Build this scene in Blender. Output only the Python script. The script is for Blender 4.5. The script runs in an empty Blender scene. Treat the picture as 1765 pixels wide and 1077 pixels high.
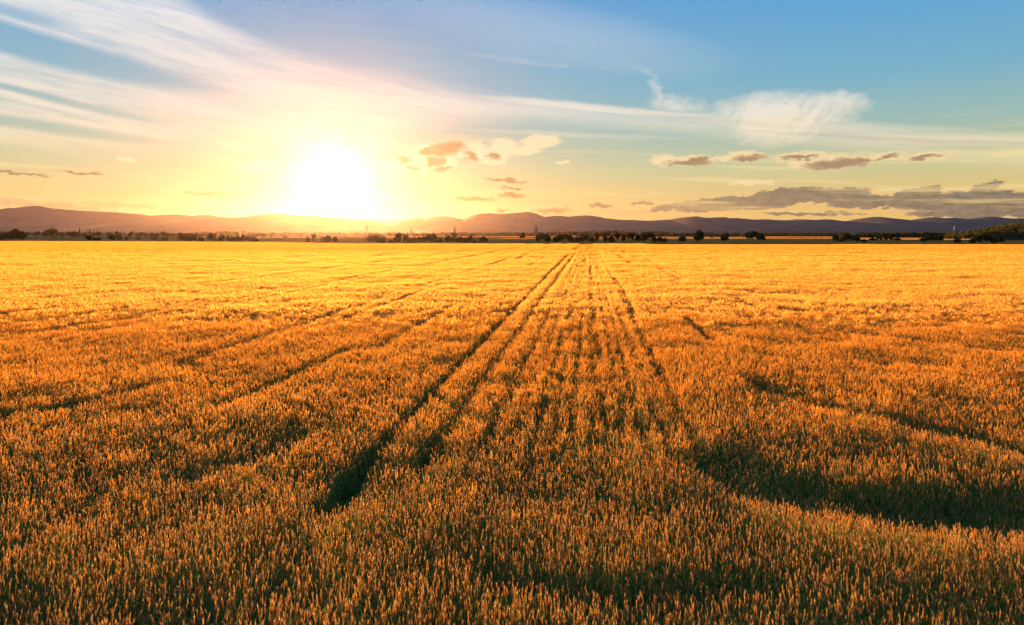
import bpy, math, random
import numpy as np

S = bpy.context.scene
COL = S.collection
R = math.radians

# ------------------------------------------------------------------ camera
EYE = 5.8
F = 1177.0                       # focal length in photo pixels (24 mm lens, photo 1765 wide)
HOR = 403.0                      # row of the horizon
cam = bpy.data.objects.new('camera', bpy.data.cameras.new('camera'))
COL.objects.link(cam)
S.camera = cam
cam.location = (0, 0, EYE)
cam.rotation_euler = (R(90), 0, 0)
cam.data.lens = 24
cam.data.sensor_width = 36
cam.data.shift_y = -0.0768
cam.data.clip_start = 0.1
cam.data.clip_end = 40000

S.view_settings.view_transform = 'Standard'
S.view_settings.look = 'None'
S.view_settings.exposure = 2.05
S.view_settings.gamma = 1.0
S.cycles.max_bounces = 7
S.cycles.diffuse_bounces = 4
S.cycles.glossy_bounces = 2
S.cycles.transmission_bounces = 3
S.cycles.volume_bounces = 0
S.cycles.caustics_reflective = False
S.cycles.caustics_refractive = False
S.cycles.use_denoising = True

# ------------------------------------------------------------------ sun
SUN_AZ = math.atan((572 - 882.5) / F)                       # left of the view axis
SUN_EL = math.atan((403 - 312) / F * math.cos(SUN_AZ))
SUN_DIR = (math.sin(SUN_AZ) * math.cos(SUN_EL), math.cos(SUN_AZ) * math.cos(SUN_EL), math.sin(SUN_EL))
sl = bpy.data.lights.new('sun', 'SUN')
sl.energy = 5.0
sl.angle = R(0.6)
sl.color = (1.0, 0.49, 0.15)
sun = bpy.data.objects.new('sun', sl)
COL.objects.link(sun)
sun.rotation_euler = (math.pi / 2 - SUN_EL, 0, -SUN_AZ + math.pi)

# ------------------------------------------------------------------ sky
W = bpy.data.worlds.new('World')
S.world = W
W.use_nodes = True
WT = W.node_tree
BG = WT.nodes['Background']


class V:
    """a scalar socket with arithmetic that builds Math nodes"""
    tree = WT

    def __init__(s, k): s.k = k

    @classmethod
    def op(cls, o, *a, clamp=False):
        n = cls.tree.nodes.new('ShaderNodeMath')
        n.operation = o
        n.use_clamp = clamp
        for i, q in enumerate(a):
            if isinstance(q, V):
                cls.tree.links.new(q.k, n.inputs[i])
            else:
                n.inputs[i].default_value = q
        return V(n.outputs[0])

    def __add__(s, o): return V.op('ADD', s, o)
    __radd__ = __add__
    def __mul__(s, o): return V.op('MULTIPLY', s, o)
    __rmul__ = __mul__
    def __sub__(s, o): return V.op('SUBTRACT', s, o)
    def __rsub__(s, o): return V.op('SUBTRACT', o, s)
    def __truediv__(s, o): return V.op('DIVIDE', s, o)
    def mx(s, o): return V.op('MAXIMUM', s, o)
    def mn(s, o): return V.op('MINIMUM', s, o)
    def sat(s): return V.op('ADD', s, 0.0, clamp=True)
    def ss(s, a, b):
        n = V.tree.nodes.new('ShaderNodeMapRange')
        n.interpolation_type = 'SMOOTHSTEP'
        V.tree.links.new(s.k, n.inputs[0])
        n.inputs[1].default_value = a
        n.inputs[2].default_value = b
        return V(n.outputs[0])


def wnode(t): return WT.nodes.new(t)
def wlink(a, b): WT.links.new(a, b)


def combine(x, y, z=0.0):
    n = V.tree.nodes.new('ShaderNodeCombineXYZ')
    for i, q in enumerate((x, y, z)):
        if isinstance(q, V): V.tree.links.new(q.k, n.inputs[i])
        else: n.inputs[i].default_value = q
    return n.outputs[0]


def noise(vec, scale=1.0, detail=4.0, rough=0.55, dist=0.0):
    n = V.tree.nodes.new('ShaderNodeTexNoise')
    V.tree.links.new(vec, n.inputs['Vector'])
    n.inputs['Scale'].default_value = scale
    n.inputs['Detail'].default_value = detail
    n.inputs['Roughness'].default_value = rough
    n.inputs['Distortion'].default_value = dist
    return V(n.outputs[0])


def mixc(fac, a, b, mode='MIX'):
    n = V.tree.nodes.new('ShaderNodeMix')
    n.data_type = 'RGBA'
    n.blend_type = mode
    n.clamp_factor = True
    for i, q in ((0, fac), (6, a), (7, b)):
        if isinstance(q, V): V.tree.links.new(q.k, n.inputs[i])
        elif isinstance(q, bpy.types.NodeSocket): V.tree.links.new(q, n.inputs[i])
        elif i == 0: n.inputs[i].default_value = q
        else: n.inputs[i].default_value = (*q, 1)
    return n.outputs[2]


def ramp(fac, stops, lo=0.0, hi=1.0):
    n = V.tree.nodes.new('ShaderNodeValToRGB')
    if lo != 0.0 or hi != 1.0: fac = (fac - lo) * (1.0 / (hi - lo))
    V.tree.links.new(fac.k, n.inputs[0])
    e = n.color_ramp.elements
    while len(e) < len(stops): e.new(0.5)
    for q, (p, c) in zip(e, stops):
        q.position = (p - lo) / (hi - lo)
        q.color = (*c, 1) if len(c) == 3 else c
    return n.outputs[0]


def sky_at(px, py):
    """bearing and tangent of the elevation of a point of the sky"""
    az = math.atan((px - 882.5) / F)
    return az, (HOR - py) / F * math.cos(az)


tc = wnode('ShaderNodeTexCoord')
sep = wnode('ShaderNodeSeparateXYZ')
wlink(tc.outputs['Generated'], sep.inputs[0])
dx, dy, dz = (V(sep.outputs[i]) for i in range(3))
AZ = V.op('ARCTAN2', dx, dy)
EL = dz / V.op('SQRT', dx * dx + dy * dy + 1e-5)
dot = dx * SUN_DIR[0] + dy * SUN_DIR[1] + dz * SUN_DIR[2]
TH = V.op('ARCCOSINE', V.op('MINIMUM', dot, 1.0))         # angle from the sun

# a little domain warp so that nothing in the sky has a ruled edge
wv = combine(AZ * 6.0, EL * 16.0, 0.3)
w1 = (noise(wv, 1.0, 5, 0.6) - 0.5)
w2 = (noise(combine(AZ * 7.0 + 9.0, EL * 18.0, 3.3), 1.0, 5, 0.6) - 0.5)
A = AZ + w1 * 0.030
T = EL + w2 * 0.012
wf1 = (noise(combine(AZ * 45.0, EL * 90.0, 1.0), 1.0, 5, 0.65) - 0.5)
wf2 = (noise(combine(AZ * 45.0, EL * 90.0, 7.0), 1.0, 5, 0.65) - 0.5)
wg1 = (noise(combine(AZ * 130.0, EL * 230.0, 4.0), 1.0, 4, 0.6) - 0.5)
wg2 = (noise(combine(AZ * 130.0, EL * 230.0, 8.0), 1.0, 4, 0.6) - 0.5)
AC = AZ + w1 * 0.02 + wf1 * 0.040 + wg1 * 0.010
TCc = EL + w2 * 0.006 + wf2 * 0.018 + wg2 * 0.005

base = ramp(EL, [(0.0, (.84, .50, .15)), (.03, (.82, .54, .17)), (.055, (.78, .58, .22)), (.09, (.61, .60, .32)), (.14, (.36, .53, .47)),
                 (.21, (.19, .46, .62)), (.34, (.085, .36, .72)), (.55, (.04, .24, .56)), (.95, (.03, .17, .42))], 0.0, 1.0)
# away from the sunset the low sky is a dull violet blue
back = ramp(EL, [(0.0, (.30, .30, .40)), (.15, (.26, .34, .52)), (.4, (.08, .26, .56)), (.95, (.03, .17, .42))], 0.0, 1.0)
base = mixc((0.45 - dy).ss(0.0, 0.75), base, back)
nish = wnode('ShaderNodeTexSky')
nish.sky_type = 'NISHITA'
nish.sun_disc = False
nish.sun_elevation = SUN_EL
nish.sun_rotation = SUN_AZ
nish.dust_density = 1.0
nish.air_density = 1.0
ns = wnode('ShaderNodeVectorMath'); ns.operation = 'SCALE'
wlink(nish.outputs[0], ns.inputs[0]); ns.inputs[3].default_value = 0.002
# the aureole of the sun, wide then narrow
left = V.op('EXPONENT', TH * -4.3)
base = mixc(left * 0.36, base, (1.0, .90, .66))
base = mixc(1.0, base, ns.outputs[0], 'ADD')

# ---- high cirrus: a long veil running down to the right
def curve(vals):
    n = wnode('ShaderNodeFloatCurve')
    wlink(((AZ + 0.75) * (1 / 1.5)).k, n.inputs[1])
    c = n.mapping.curves[0]
    pts = []
    for px, py in vals:
        a, t = sky_at(px, py)
        pts.append(((a + 0.75) / 1.5, t * 2.0))
    pts = [(0.0, pts[0][1])] + pts + [(1.0, pts[-1][1])]
    c.points[0].location = pts[0]
    c.points[1].location = pts[-1]
    for p in pts[1:-1]: c.points.new(*p)
    n.mapping.update()
    return V(n.outputs[0]) * 0.5


def ell(px, py, rx, ry, tilt=0.0, a=None, t=None):
    """soft rotated ellipse in the sky; rx, ry in photo pixels; 1 in the middle, 0 at the rim"""
    a0, t0 = sky_at(px, py)
    cz = math.cos(a0)
    a = A if a is None else a
    t = T if t is None else t
    da = (a - a0) * (F / cz)
    dt = (t - t0) * (F / cz)
    c, s = math.cos(R(tilt)), math.sin(R(tilt))
    p = (da * c - dt * s) * (1.0 / rx)
    q = (da * s + dt * c) * (1.0 / ry)
    return (1.0 - (p * p + q * q)).mx(0.0)


top = curve([(0, -60), (240, -60), (330, 0), (400, 40), (480, 75), (600, 112), (720, 130), (860, 160), (1000, 178), (1200, 195), (1400, 212), (1600, 232), (1765, 246)])
bot = curve([(0, 235), (300, 245), (560, 238), (760, 200), (860, 190), (1000, 195), (1200, 212), (1400, 228), (1600, 246), (1765, 262)])
st = noise(combine(AZ * 4.0, (EL + AZ * 0.20) * 42.0, 0.0), 1.0, 6, 0.62, 0.6)       # streaks
st2 = noise(combine(AZ * 14.0 + 3.0, (EL + AZ * 0.12) * 110.0, 2.0), 1.0, 5, 0.6, 0.4)
streak = st * 0.65 + st2 * 0.35
veil = (top - T + 0.004).ss(-0.004, 0.030) * (T - bot).ss(-0.030, 0.012)
gap = ell(70, 82, 340, 34, 10) * 1.5
gap = gap.mx(ell(20, 20, 120, 18, 8) * 0.7)
gap = gap.mx(ell(60, 162, 230, 9, 9) * 1.0)
gap = gap.mx(ell(0, 208, 400, 15, 4) * 1.1).sat()
veil = veil * (1.0 - gap)
veil = veil * (streak.ss(0.28, 0.62) * 0.80 + 0.22)
fibre = streak.ss(0.40, 0.66)
fan = noise(combine((AZ - EL * 0.7) * 30.0, EL * 22.0, 6.0), 1.0, 7, 0.62, 1.2)
AF = AZ + w1 * 0.05 + wf1 * 0.03
TF = EL + w2 * 0.03 + wf2 * 0.02
v2 = (ell(1345, 205, 125, 50, 2, a=AF, t=TF) * 1.3).mx(ell(1420, 185, 75, 26, -4, a=AF, t=TF) * 1.0).mx(ell(1280, 192, 60, 26, 0, a=AF, t=TF) * 0.7) * (fan.ss(0.25, 0.62) * 0.6 + 0.45)
v2 = v2.mx(ell(1172, 180, 62, 20, 10, a=AF, t=TF) * 0.75 * fan.ss(0.30, 0.62)).mx(ell(1142, 158, 34, 10, 48, a=AF, t=TF) * 0.6 * fan.ss(0.30, 0.6)).mx(ell(1110, 125, 60, 7, 30, a=AF, t=TF) * 0.25)
v2 = v2.mx(ell(1330, 214, 360, 16, 7) * 0.7).mx(ell(1620, 240, 300, 15, 6) * 0.75)
v2 = v2.mx(ell(950, 108, 210, 7, 7) * 0.45 * fibre).mx(ell(1440, 110, 200, 5, 4) * 0.0)
v2 = v2.mx(ell(1010, 186, 330, 10, 6) * 0.95)
v2 = v2.mx(ell(960, 60, 330, 60, 12) * 0.22)
v2 = v2.mx(ell(1600, 275, 340, 5, 4) * 0.45).mx(ell(1000, 232, 220, 6, 3) * 0.4)
v2 = v2 * (streak.ss(0.25, 0.55) * 0.45 + 0.60)
cir = veil.mx(v2).sat()
cirrus_col = ramp(EL, [(0.0, (1.0, .70, .30)), (.10, (.98, .80, .50)), (.17, (.93, .85, .72)), (.30, (.88, .89, .89))], 0.0, 1.0)
sky = mixc(cir * 0.92, base, cirrus_col)
# grey undersides inside the thick part of the long band
under = (ell(1560, 240, 330, 5, 7).mx(ell(1240, 208, 200, 5, 8) * 0.5).mx(ell(280, 180, 260, 7, 10) * 0.3)).sat()
sky = mixc(under * 0.45, sky, (.55, .47, .42))

# ---- low streaks in the yellow part
ls = noise(combine(AZ * 3.5, (EL + AZ * 0.03) * 75.0, 5.0), 1.0, 6, 0.6, 0.3)
lowband = EL.ss(0.17, 0.09) if False else (0.185 - EL).ss(0.0, 0.07)
sky = mixc(ls.ss(0.52, 0.70) * lowband * 0.62, sky, (1.0, .80, .38))
sky = mixc(ls.ss(0.46, 0.34) * 1.0 if False else (0.45 - ls).ss(0.0, 0.10) * (0.075 - EL).ss(0.0, 0.03) * 0.50, sky, (.66, .46, .24))

# ---- small cumulus: bright rims, brown hearts
cu = None
for e in [(690, 282, 34, 14, 0), (735, 262, 30, 18, 0), (775, 256, 42, 17, -6), (758, 284, 34, 15, -10), (812, 258, 30, 16, 0), (851, 270, 30, 14, 0), (868, 252, 26, 14, 0),
          (930, 243, 38, 11, -3), (905, 258, 30, 8, -4), (665, 250, 36, 9, 0), (1186, 277, 56, 10, -2), (1150, 274, 30, 9, 0), (1282, 270, 42, 10, 0), (1240, 274, 30, 6, 0), (1378, 270, 46, 9, -2),
          (1440, 280, 70, 14, -4), (1525, 270, 34, 8, -10), (1596, 269, 40, 9, -6), (1395, 284, 40, 9, 0), (218, 274, 14, 4, 0), (440, 285, 40, 9, -6), (420, 251, 44, 7, 4),
          (600, 218, 30, 7, 10), (1290, 315, 40, 5, 0), (975, 280, 14, 5, 0)]:
    g = ell(e[0], e[1], e[2] * 1.18, e[3] * 1.2, e[4], a=AC, t=TCc)
    cu = g if cu is None else cu.mx(g)
heart = None
for e in [(772, 255, 38, 14, -8), (740, 262, 24, 8, -4), (750, 279, 20, 9, -8), (810, 267, 12, 8, 0), (852, 269, 16, 6, 0), (696, 275, 16, 7, 0), (705, 289, 20, 5, 0), (1190, 279, 50, 7, -2), (1216, 273, 18, 5, 0),
          (1290, 272, 34, 6, -2), (1375, 272, 34, 5, 0), (1440, 283, 62, 10, -3), (1478, 278, 26, 6, -8), (1528, 271, 22, 4, -12), (1596, 271, 32, 4, -6), (760, 292, 26, 5, -8),
          (28, 298, 66, 3, 3), (150, 299, 46, 2.6, 2), (380, 335, 80, 3, 2), (868, 311, 44, 3.5, 4), (882, 325, 24, 2.5, 0), (884, 337, 28, 5, 2), (815, 343, 52, 4, 0), (735, 339, 20, 3, 0), (955, 363, 36, 6, -3),
          (1044, 355, 12, 5, 0), (1028, 354, 12, 3, 0), (866, 362, 18, 2.5, 0)]:
    g = ell(e[0], e[1], e[2] * 1.1, e[3] * 1.25, e[4], a=AC, t=TCc)
    heart = g if heart is None else heart.mx(g)
rim_c = mixc((TH * 1.6).sat(), (1.0, .94, .62), (.98, .74, .40))
mo0 = noise(combine(AZ * 60.0, EL * 120.0, 15.0), 1.0, 5, 0.65)
sky = mixc((cu + (mo0 - 0.5) * cu.mn(0.3) * 2.5).ss(0.03, 0.75) * 0.88, sky, rim_c)
heart_c = mixc((TH * 1.7).sat(), (.30, .21, .07), (.36, .23, .14))
mot = noise(combine(AZ * 70.0, EL * 130.0, 12.0), 1.0, 5, 0.65)
heart = heart + (mot - 0.5) * heart.mn(0.25) * 3.0
sky = mixc(heart.ss(0.05, 0.95) * 0.90, sky, heart_c)

# ---- dull flat banks low over the hills
bk = None
for e in [(1250, 351, 95, 15, -6), (1330, 344, 110, 17, -8), (1420, 335, 80, 12, -4), (1180, 353, 60, 7, -5), (1330, 333, 36, 7, -8), (1480, 343, 90, 12, 0), (1560, 346, 120, 13, 0), (1640, 348, 120, 20, 0),
          (1740, 350, 140, 26, 0), (1585, 332, 46, 10, -8), (1690, 326, 40, 9, -22), (1520, 352, 90, 8, 0), (1700, 368, 130, 9, 0), (1400, 368, 100, 4, 0), (1140, 362, 22, 3.5, 0), (1110, 350, 26, 3, 0),
          (60, 352, 200, 9, 3), (260, 357, 160, 5, 2)]:
    g = ell(e[0], e[1], e[2] * 1.05, e[3] * 0.98, e[4], a=AC, t=TCc)
    if e[0] < 300: g = g * 0.42
    else: g = (g * 1.2).mn(1.0)
    bk = g if bk is None else bk.mx(g)
bright = ls.ss(0.50, 0.66)
bank_c = mixc(((TH - 0.2) * 1.25).sat(), (.36, .24, .13), (.07, .09, .11))
bank_c = mixc((mot - 0.40).ss(0.0, 0.2) * 0.30, bank_c, (.50, .36, .26))
bk = bk + (mot - 0.5) * bk.mn(0.3) * 2.2 + (ls - 0.5) * bk.mn(0.3) * 1.6
rim2 = (bk.ss(0.02, 0.16) - bk.ss(0.16, 0.42)).mx(0.0)
sky = mixc(rim2 * 0.7, sky, (.98, .60, .28))
sky = mixc(bk.ss(0.08, 0.60) * (1.0 - bright * 0.60) * 0.86, sky, bank_c)

# ---- the glare of the sun itself, thin cloud in front of it lit through
q1 = V.op('EXPONENT', V.op('POWER', TH * (1 / 0.038) * (1.25 - 0.5 * ls + w1 * 0.9 + wf2 * 1.1 + wg1 * 0.5), 1.5) * -1.0)
q2 = V.op('EXPONENT', TH * (-1 / 0.085))
gl = wnode('ShaderNodeCombineColor')
for i, (a, b) in enumerate(((1.2, 0.06), (1.2, 0.06), (1.3, 0.07))):
    wlink((q1 * a + q2 * b).k, gl.inputs[i])
near = V.op('EXPONENT', V.op('POWER', TH * (1 / 0.21), 1.5) * -1.0)
sky = mixc(near * (0.85 + (st2 - 0.5) * 0.9 + (ls - 0.5) * 1.6), sky, mixc(1.0, sky, (.56, .69, .82), 'MULTIPLY'))
sky = mixc(1.0, sky, gl.outputs[0], 'ADD')
# below the horizon the sky dome is dull
sky = mixc((0.0 - EL).ss(0.0, 0.02), sky, (.20, .13, .06))
wlink(sky, BG.inputs['Color'])
BG.inputs['Strength'].default_value = 0.228
W.cycles.sampling_method = 'MANUAL'
W.cycles.sample_map_resolution = 1024

# ------------------------------------------------------------------ helpers
def mat(name):
    m = bpy.data.materials.new(name)
    m.use_nodes = True
    m.node_tree.nodes.clear()
    V.tree = m.node_tree
    out = m.node_tree.nodes.new('ShaderNodeOutputMaterial')
    return m, m.node_tree, out


def shader(nt, kind, col, rough=None):
    n = nt.nodes.new(kind)
    if isinstance(col, bpy.types.NodeSocket): nt.links.new(col, n.inputs['Color'])
    else: n.inputs['Color'].default_value = (*col, 1)
    if rough is not None: n.inputs['Roughness'].default_value = rough
    return n.outputs[0]


def mixs(nt, f, a, b):
    n = nt.nodes.new('ShaderNodeMixShader')
    if isinstance(f, V): nt.links.new(f.k, n.inputs[0])
    else: n.inputs[0].default_value = f
    nt.links.new(a, n.inputs[1]); nt.links.new(b, n.inputs[2])
    return n.outputs[0]


def pos():
    return V.tree.nodes.new('ShaderNodeNewGeometry').outputs['Position']


def objrand():
    return V(V.tree.nodes.new('ShaderNodeObjectInfo').outputs['Random'])


def plant_material(name, col_a, col_b, trans=0.5, gloss=0.0, rough=0.4, patch=0.2, forward=0.0):
    m, nt, out = mat(name)
    f = (noise(pos(), patch, 3) * 0.6 + objrand() * 0.4)
    c = mixc(f.ss(0.30, 0.70), col_a, col_b)
    sh = mixs(nt, trans, shader(nt, 'ShaderNodeBsdfDiffuse', c), shader(nt, 'ShaderNodeBsdfTranslucent', c))
    if forward:          # bristly straw passes low sunlight on mostly straight ahead
        rf = nt.nodes.new('ShaderNodeBsdfRefraction')
        nt.links.new(c, rf.inputs['Color']); rf.inputs['Roughness'].default_value = 0.85; rf.inputs['IOR'].default_value = 1.35
        sh = mixs(nt, forward, sh, rf.outputs[0])
    if gloss: sh = mixs(nt, gloss, sh, shader(nt, 'ShaderNodeBsdfGlossy', c, rough))
    nt.links.new(sh, out.inputs[0])
    return m


def plain(name, col_a, col_b, scale=1.0, rough=0.8):
    m, nt, out = mat(name)
    c = mixc(noise(pos(), scale, 4).ss(0.35, 0.65), col_a, col_b)
    b = nt.nodes.new('ShaderNodeBsdfPrincipled')
    nt.links.new(c, b.inputs['Base Color'])
    b.inputs['Roughness'].default_value = rough
    b.inputs['Specular IOR Level'].default_value = 0.2
    nt.links.new(b.outputs[0], out.inputs[0])
    return m


def mesh(name, verts, faces, mats=(), fm=None):
    me = bpy.data.meshes.new(name)
    me.from_pydata([tuple(map(float, v)) for v in verts], [], [tuple(map(int, f)) for f in faces])
    for m in mats: me.materials.append(m)
    if fm is not None: me.polygons.foreach_set('material_index', np.asarray(fm, dtype=np.int32))
    me.update()
    return me


def obj(name, me, parent=None, loc=(0, 0, 0)):
    o = bpy.data.objects.new(name, me)
    COL.objects.link(o)
    o.location = loc
    o.parent = parent
    return o


def tag(o, label=None, cat=None, group=None, kind=None):
    if label: o['label'] = label
    if cat: o['category'] = cat
    if group: o['group'] = group
    if kind: o['kind'] = kind
    return o


def sstep(a, b, x):
    t = np.clip((np.asarray(x, float) - a) / (b - a), 0, 1)
    return t * t * (3 - 2 * t)


def ground_z(y):
    y = np.asarray(y, float)
    return (-1.2 * sstep(230, 430, y) )


def vnoise(x, y, seed=0):
    """lattice value noise, -1..1"""
    xi, yi = np.floor(x).astype(np.int64), np.floor(y).astype(np.int64)
    fx, fy = x - xi, y - yi
    fx = fx * fx * (3 - 2 * fx); fy = fy * fy * (3 - 2 * fy)

    def h(a, b):
        n = (a * 374761393 + b * 668265263 + seed * 1274126177) & 0xffffffff
        n = ((n ^ (n >> 13)) * 1274126177) & 0xffffffff
        return ((n ^ (n >> 16)) & 0xffff) / 32767.5 - 1
    return ((h(xi, yi) * (1 - fx) + h(xi + 1, yi) * fx) * (1 - fy) + (h(xi, yi + 1) * (1 - fx) + h(xi + 1, yi + 1) * fx) * fy)


def at(px, py, y):
    return ((px - 882.5) / F * y, y, EYE + (HOR - py) / F * y)


# ------------------------------------------------------------------ ground
def ground_mesh():
    ys = np.concatenate([np.arange(-40, 150, 10), np.arange(150, 460, 4), np.geomspace(460, 11500, 60)])
    xs = np.concatenate([-np.geomspace(12500, 40, 24), [0], np.geomspace(40, 12500, 24)])
    vs = [(x, y, float(ground_z(y))) for y in ys for x in xs]
    n = len(xs)
    fs = [(r * n + c, r * n + c + 1, (r + 1) * n + c + 1, (r + 1) * n + c) for r in range(len(ys) - 1) for c in range(n - 1)]
    m, nt, out = mat('soil_and_meadow')
    p = pos()
    sp = nt.nodes.new('ShaderNodeSeparateXYZ'); nt.links.new(p, sp.inputs[0])
    X, Y = V(sp.outputs[0]), V(sp.outputs[1])
    soil = mixc(noise(p, 2.5, 5).ss(0.35, 0.65), (.045, .032, .018), (.075, .055, .030))
    grass = mixc(noise(p, 0.02, 4).ss(0.35, 0.65), (.085, .085, .028), (.120, .110, .038))
    # the patchwork of far fields: long strips, each its own crop
    cell = nt.nodes.new('ShaderNodeTexVoronoi')
    nt.links.new(combine(X * (1 / 620.0), Y * (1 / 330.0), 0.0), cell.inputs['Vector'])
    cell.inputs['Scale'].default_value = 1.0
    sc = nt.nodes.new('ShaderNodeSeparateColor'); nt.links.new(cell.outputs['Color'], sc.inputs[0])
    crops = ramp(V(sc.outputs[0]), [(0.0, (.07, .09, .03)), (.35, (.30, .21, .08)), (.5, (.11, .10, .04)), (.7, (.42, .28, .11)), (.85, (.06, .085, .03))])
    n2 = [q for q in nt.nodes if q.type == 'VALTORGB'][-1]
    n2.color_ramp.interpolation = 'CONSTANT'
    far = Y.ss(900, 930)
    c = mixc(far, grass, crops)
    c = mixc(Y.ss(380, 395), soil, c)
    d = shader(nt, 'ShaderNodeBsdfDiffuse', c)
    nt.links.new(d, out.inputs[0])
    return mesh('ground', vs, fs, [m])


tag(obj('ground', ground_mesh()), kind='structure')

# ------------------------------------------------------------------ hills
hill_mat = plain('wooded_slope_hazed', (.066, .074, .068), (.088, .098, .084), 0.004, 0.95)  # some distance haze is mixed into this colour, paler than bare woodland


def ridge(name, prof, y0, depth, seed):
    """a range with a real cross section: crest line at distance y0, slopes falling both ways, spurs and gullies"""
    rng = np.random.RandomState(seed)
    xs = np.arange(prof[0][0], prof[-1][0] + 1, 4.0)
    hs = np.interp(xs, [p[0] for p in prof], [p[1] for p in prof])
    k = np.array([.05, .25, .4, .25, .05]); k /= k.sum()
    hs = np.convolve(np.pad(hs, 2, 'edge'), k, 'valid')
    hs += 0.35 * vnoise(xs / 9.0, xs * 0 + seed, seed) + 0.25 * vnoise(xs / 4.0, xs * 0 + 3, seed)
    rows = np.array([-1, -.8, -.6, -.42, -.28, -.15, -.06, 0, .1, .3, .6, 1.0])
    vs, fs = [], []
    for j, r in enumerate(rows):
        for x, h in zip(xs, hs):
            y = y0 + r * depth
            wx = (x - 882.5) / F * y0
            ze = EYE + (HOR - h) / F * y0
            f = max(0.0, 1 - abs(r)) ** 0.8 if r < 0 else max(0.0, 1 - r * .95)
            gul = float(vnoise(np.array([wx / 420.0]), np.array([r * 2.2 + seed]), seed + 5)[0])
            z = -4 + (ze + 4) * f * (1 + 0.12 * gul * (1 - f) ** 0.5 * (abs(r) > 0.01))
            if r >= 0.1: z = min(z, ze * (1 - 0.5 * r))
            vs.append((wx, y, z))
    n = len(xs)
    for j in range(len(rows) - 1):
        for i in range(n - 1):
            fs.append((j * n + i, j * n + i + 1, (j + 1) * n + i + 1, (j + 1) * n + i))
    me = mesh(name, vs, fs, [hill_mat])
    me.polygons.foreach_set('use_smooth', [True] * len(me.polygons))
    tag(obj(name, me), kind='structure')


MAIN = [(-500, 372), (-300, 366), (-120, 372), (0, 361), (17, 358), (30, 359), (45, 355.5), (62, 354), (75, 356), (90, 359.5), (110, 360.5), (130, 362), (150, 363.5), (180, 364.5), (210, 366.5),
        (240, 369), (260, 371.8), (280, 370), (300, 369), (315, 370), (328, 372), (345, 370), (365, 371), (385, 374), (430, 377), (480, 376), (560, 374), (640, 379), (675, 383), (690, 380), (705, 376), (720, 375),
        (735, 376.5), (745, 373.5), (760, 371.5), (775, 373), (795, 378), (800, 375.5), (815, 370), (830, 367.5), (850, 367), (862, 369), (880, 367), (900, 366), (912, 365), (925, 368), (938, 374),
        (950, 372.5), (965, 371.5), (980, 373), (992, 371.5), (1005, 371), (1025, 372), (1045, 376), (1065, 378.5), (1090, 379), (1110, 380), (1125, 380), (1145, 379), (1165, 376), (1180, 374),
        (1195, 372.3), (1215, 375), (1240, 374.5), (1248, 373), (1252, 375), (1275, 376), (1300, 378.5), (1320, 377.5), (1345, 379.5), (1375, 378), (1400, 378.5), (1430, 377.5), (1450, 381),
        (1475, 378), (1495, 374.5), (1512, 373.5), (1530, 375.5), (1550, 377), (1562, 381), (1580, 377.5), (1602, 373.5), (1625, 376), (1645, 374.5), (1665, 377.5), (1685, 374.5), (1702, 373),
        (1735, 376), (1765, 376), (1900, 371), (2050, 378), (2300, 372)]
ridge('hills', MAIN, 8200, 1700, 3)
FRONT = [(120, 401), (150, 395), (200, 386.5), (240, 382), (300, 381.5), (350, 377.5), (385, 374.8), (400, 374.7), (420, 373.8), (440, 371.2), (455, 368.7), (470, 367.5), (490, 369.2), (520, 371.5), (570, 374),
         (620, 380), (670, 388), (720, 396), (760, 401.5)]
ridge('hills', FRONT, 6300, 1100, 8)

# ------------------------------------------------------------------ wheat
ear_mat = plant_material('wheat_ear', (.54, .35, .15), (.66, .44, .18), trans=0.74, gloss=0.01, rough=0.4, patch=0.35, forward=0.05)  # foreground ears, the dimmer copy: near-end darkening is in the colour
stem_mat = plant_material('wheat_stem', (.17, .20, .065), (.29, .27, .09), trans=0.45, patch=0.25)
leaf_mat = plant_material('wheat_leaf', (.17, .29, .055), (.32, .39, .08), trans=0.5, gloss=0.02, rough=0.35, patch=0.25)
mid_mat = plant_material('wheat_canopy', (.58, .265, .05), (.65, .33, .06), trans=0.80, patch=0.06)
mid_ear = plant_material('wheat_ear_sunlit', (.82, .48, .12), (.88, .57, .15), trans=0.80, patch=0.35, forward=0.02)  # lighter copy of the ears: backlit glow farther out painted into the colour
WM = [ear_mat, stem_mat, leaf_mat, mid_mat, mid_ear]


class MB:
    def __init__(s): s.v, s.f, s.m = [], [], []

    def ribbon(s, pts, widths, side, mi):
        b = len(s.v)
        for p, w in zip(pts, widths):
            s.v.append(p - side * w / 2); s.v.append(p + side * w / 2)
        for i in range(len(pts) - 1):
            s.f.append((b + 2 * i, b + 2 * i + 1, b + 2 * i + 3, b + 2 * i + 2)); s.m.append(mi)

    def spindle(s, pts, rad, mi, n=4):
        b = len(s.v)
        for p, r in zip(pts, rad):
            for k in range(n):
                a = 2 * math.pi * k / n
                s.v.append(p + np.array((math.cos(a) * r, math.sin(a) * r, 0)))
        for i in range(len(pts) - 1):
            for k in range(n):
                s.f.append((b + i * n + k, b + i * n + (k + 1) % n, b + (i + 1) * n + (k + 1) % n, b + (i + 1) * n + k)); s.m.append(mi)

    def tri(s, a, b, c, mi):
        k = len(s.v); s.v += [a, b, c]; s.f.append((k, k + 1, k + 2)); s.m.append(mi)

    def make(s, name): return mesh(name, s.v, s.f, WM, s.m)


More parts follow.
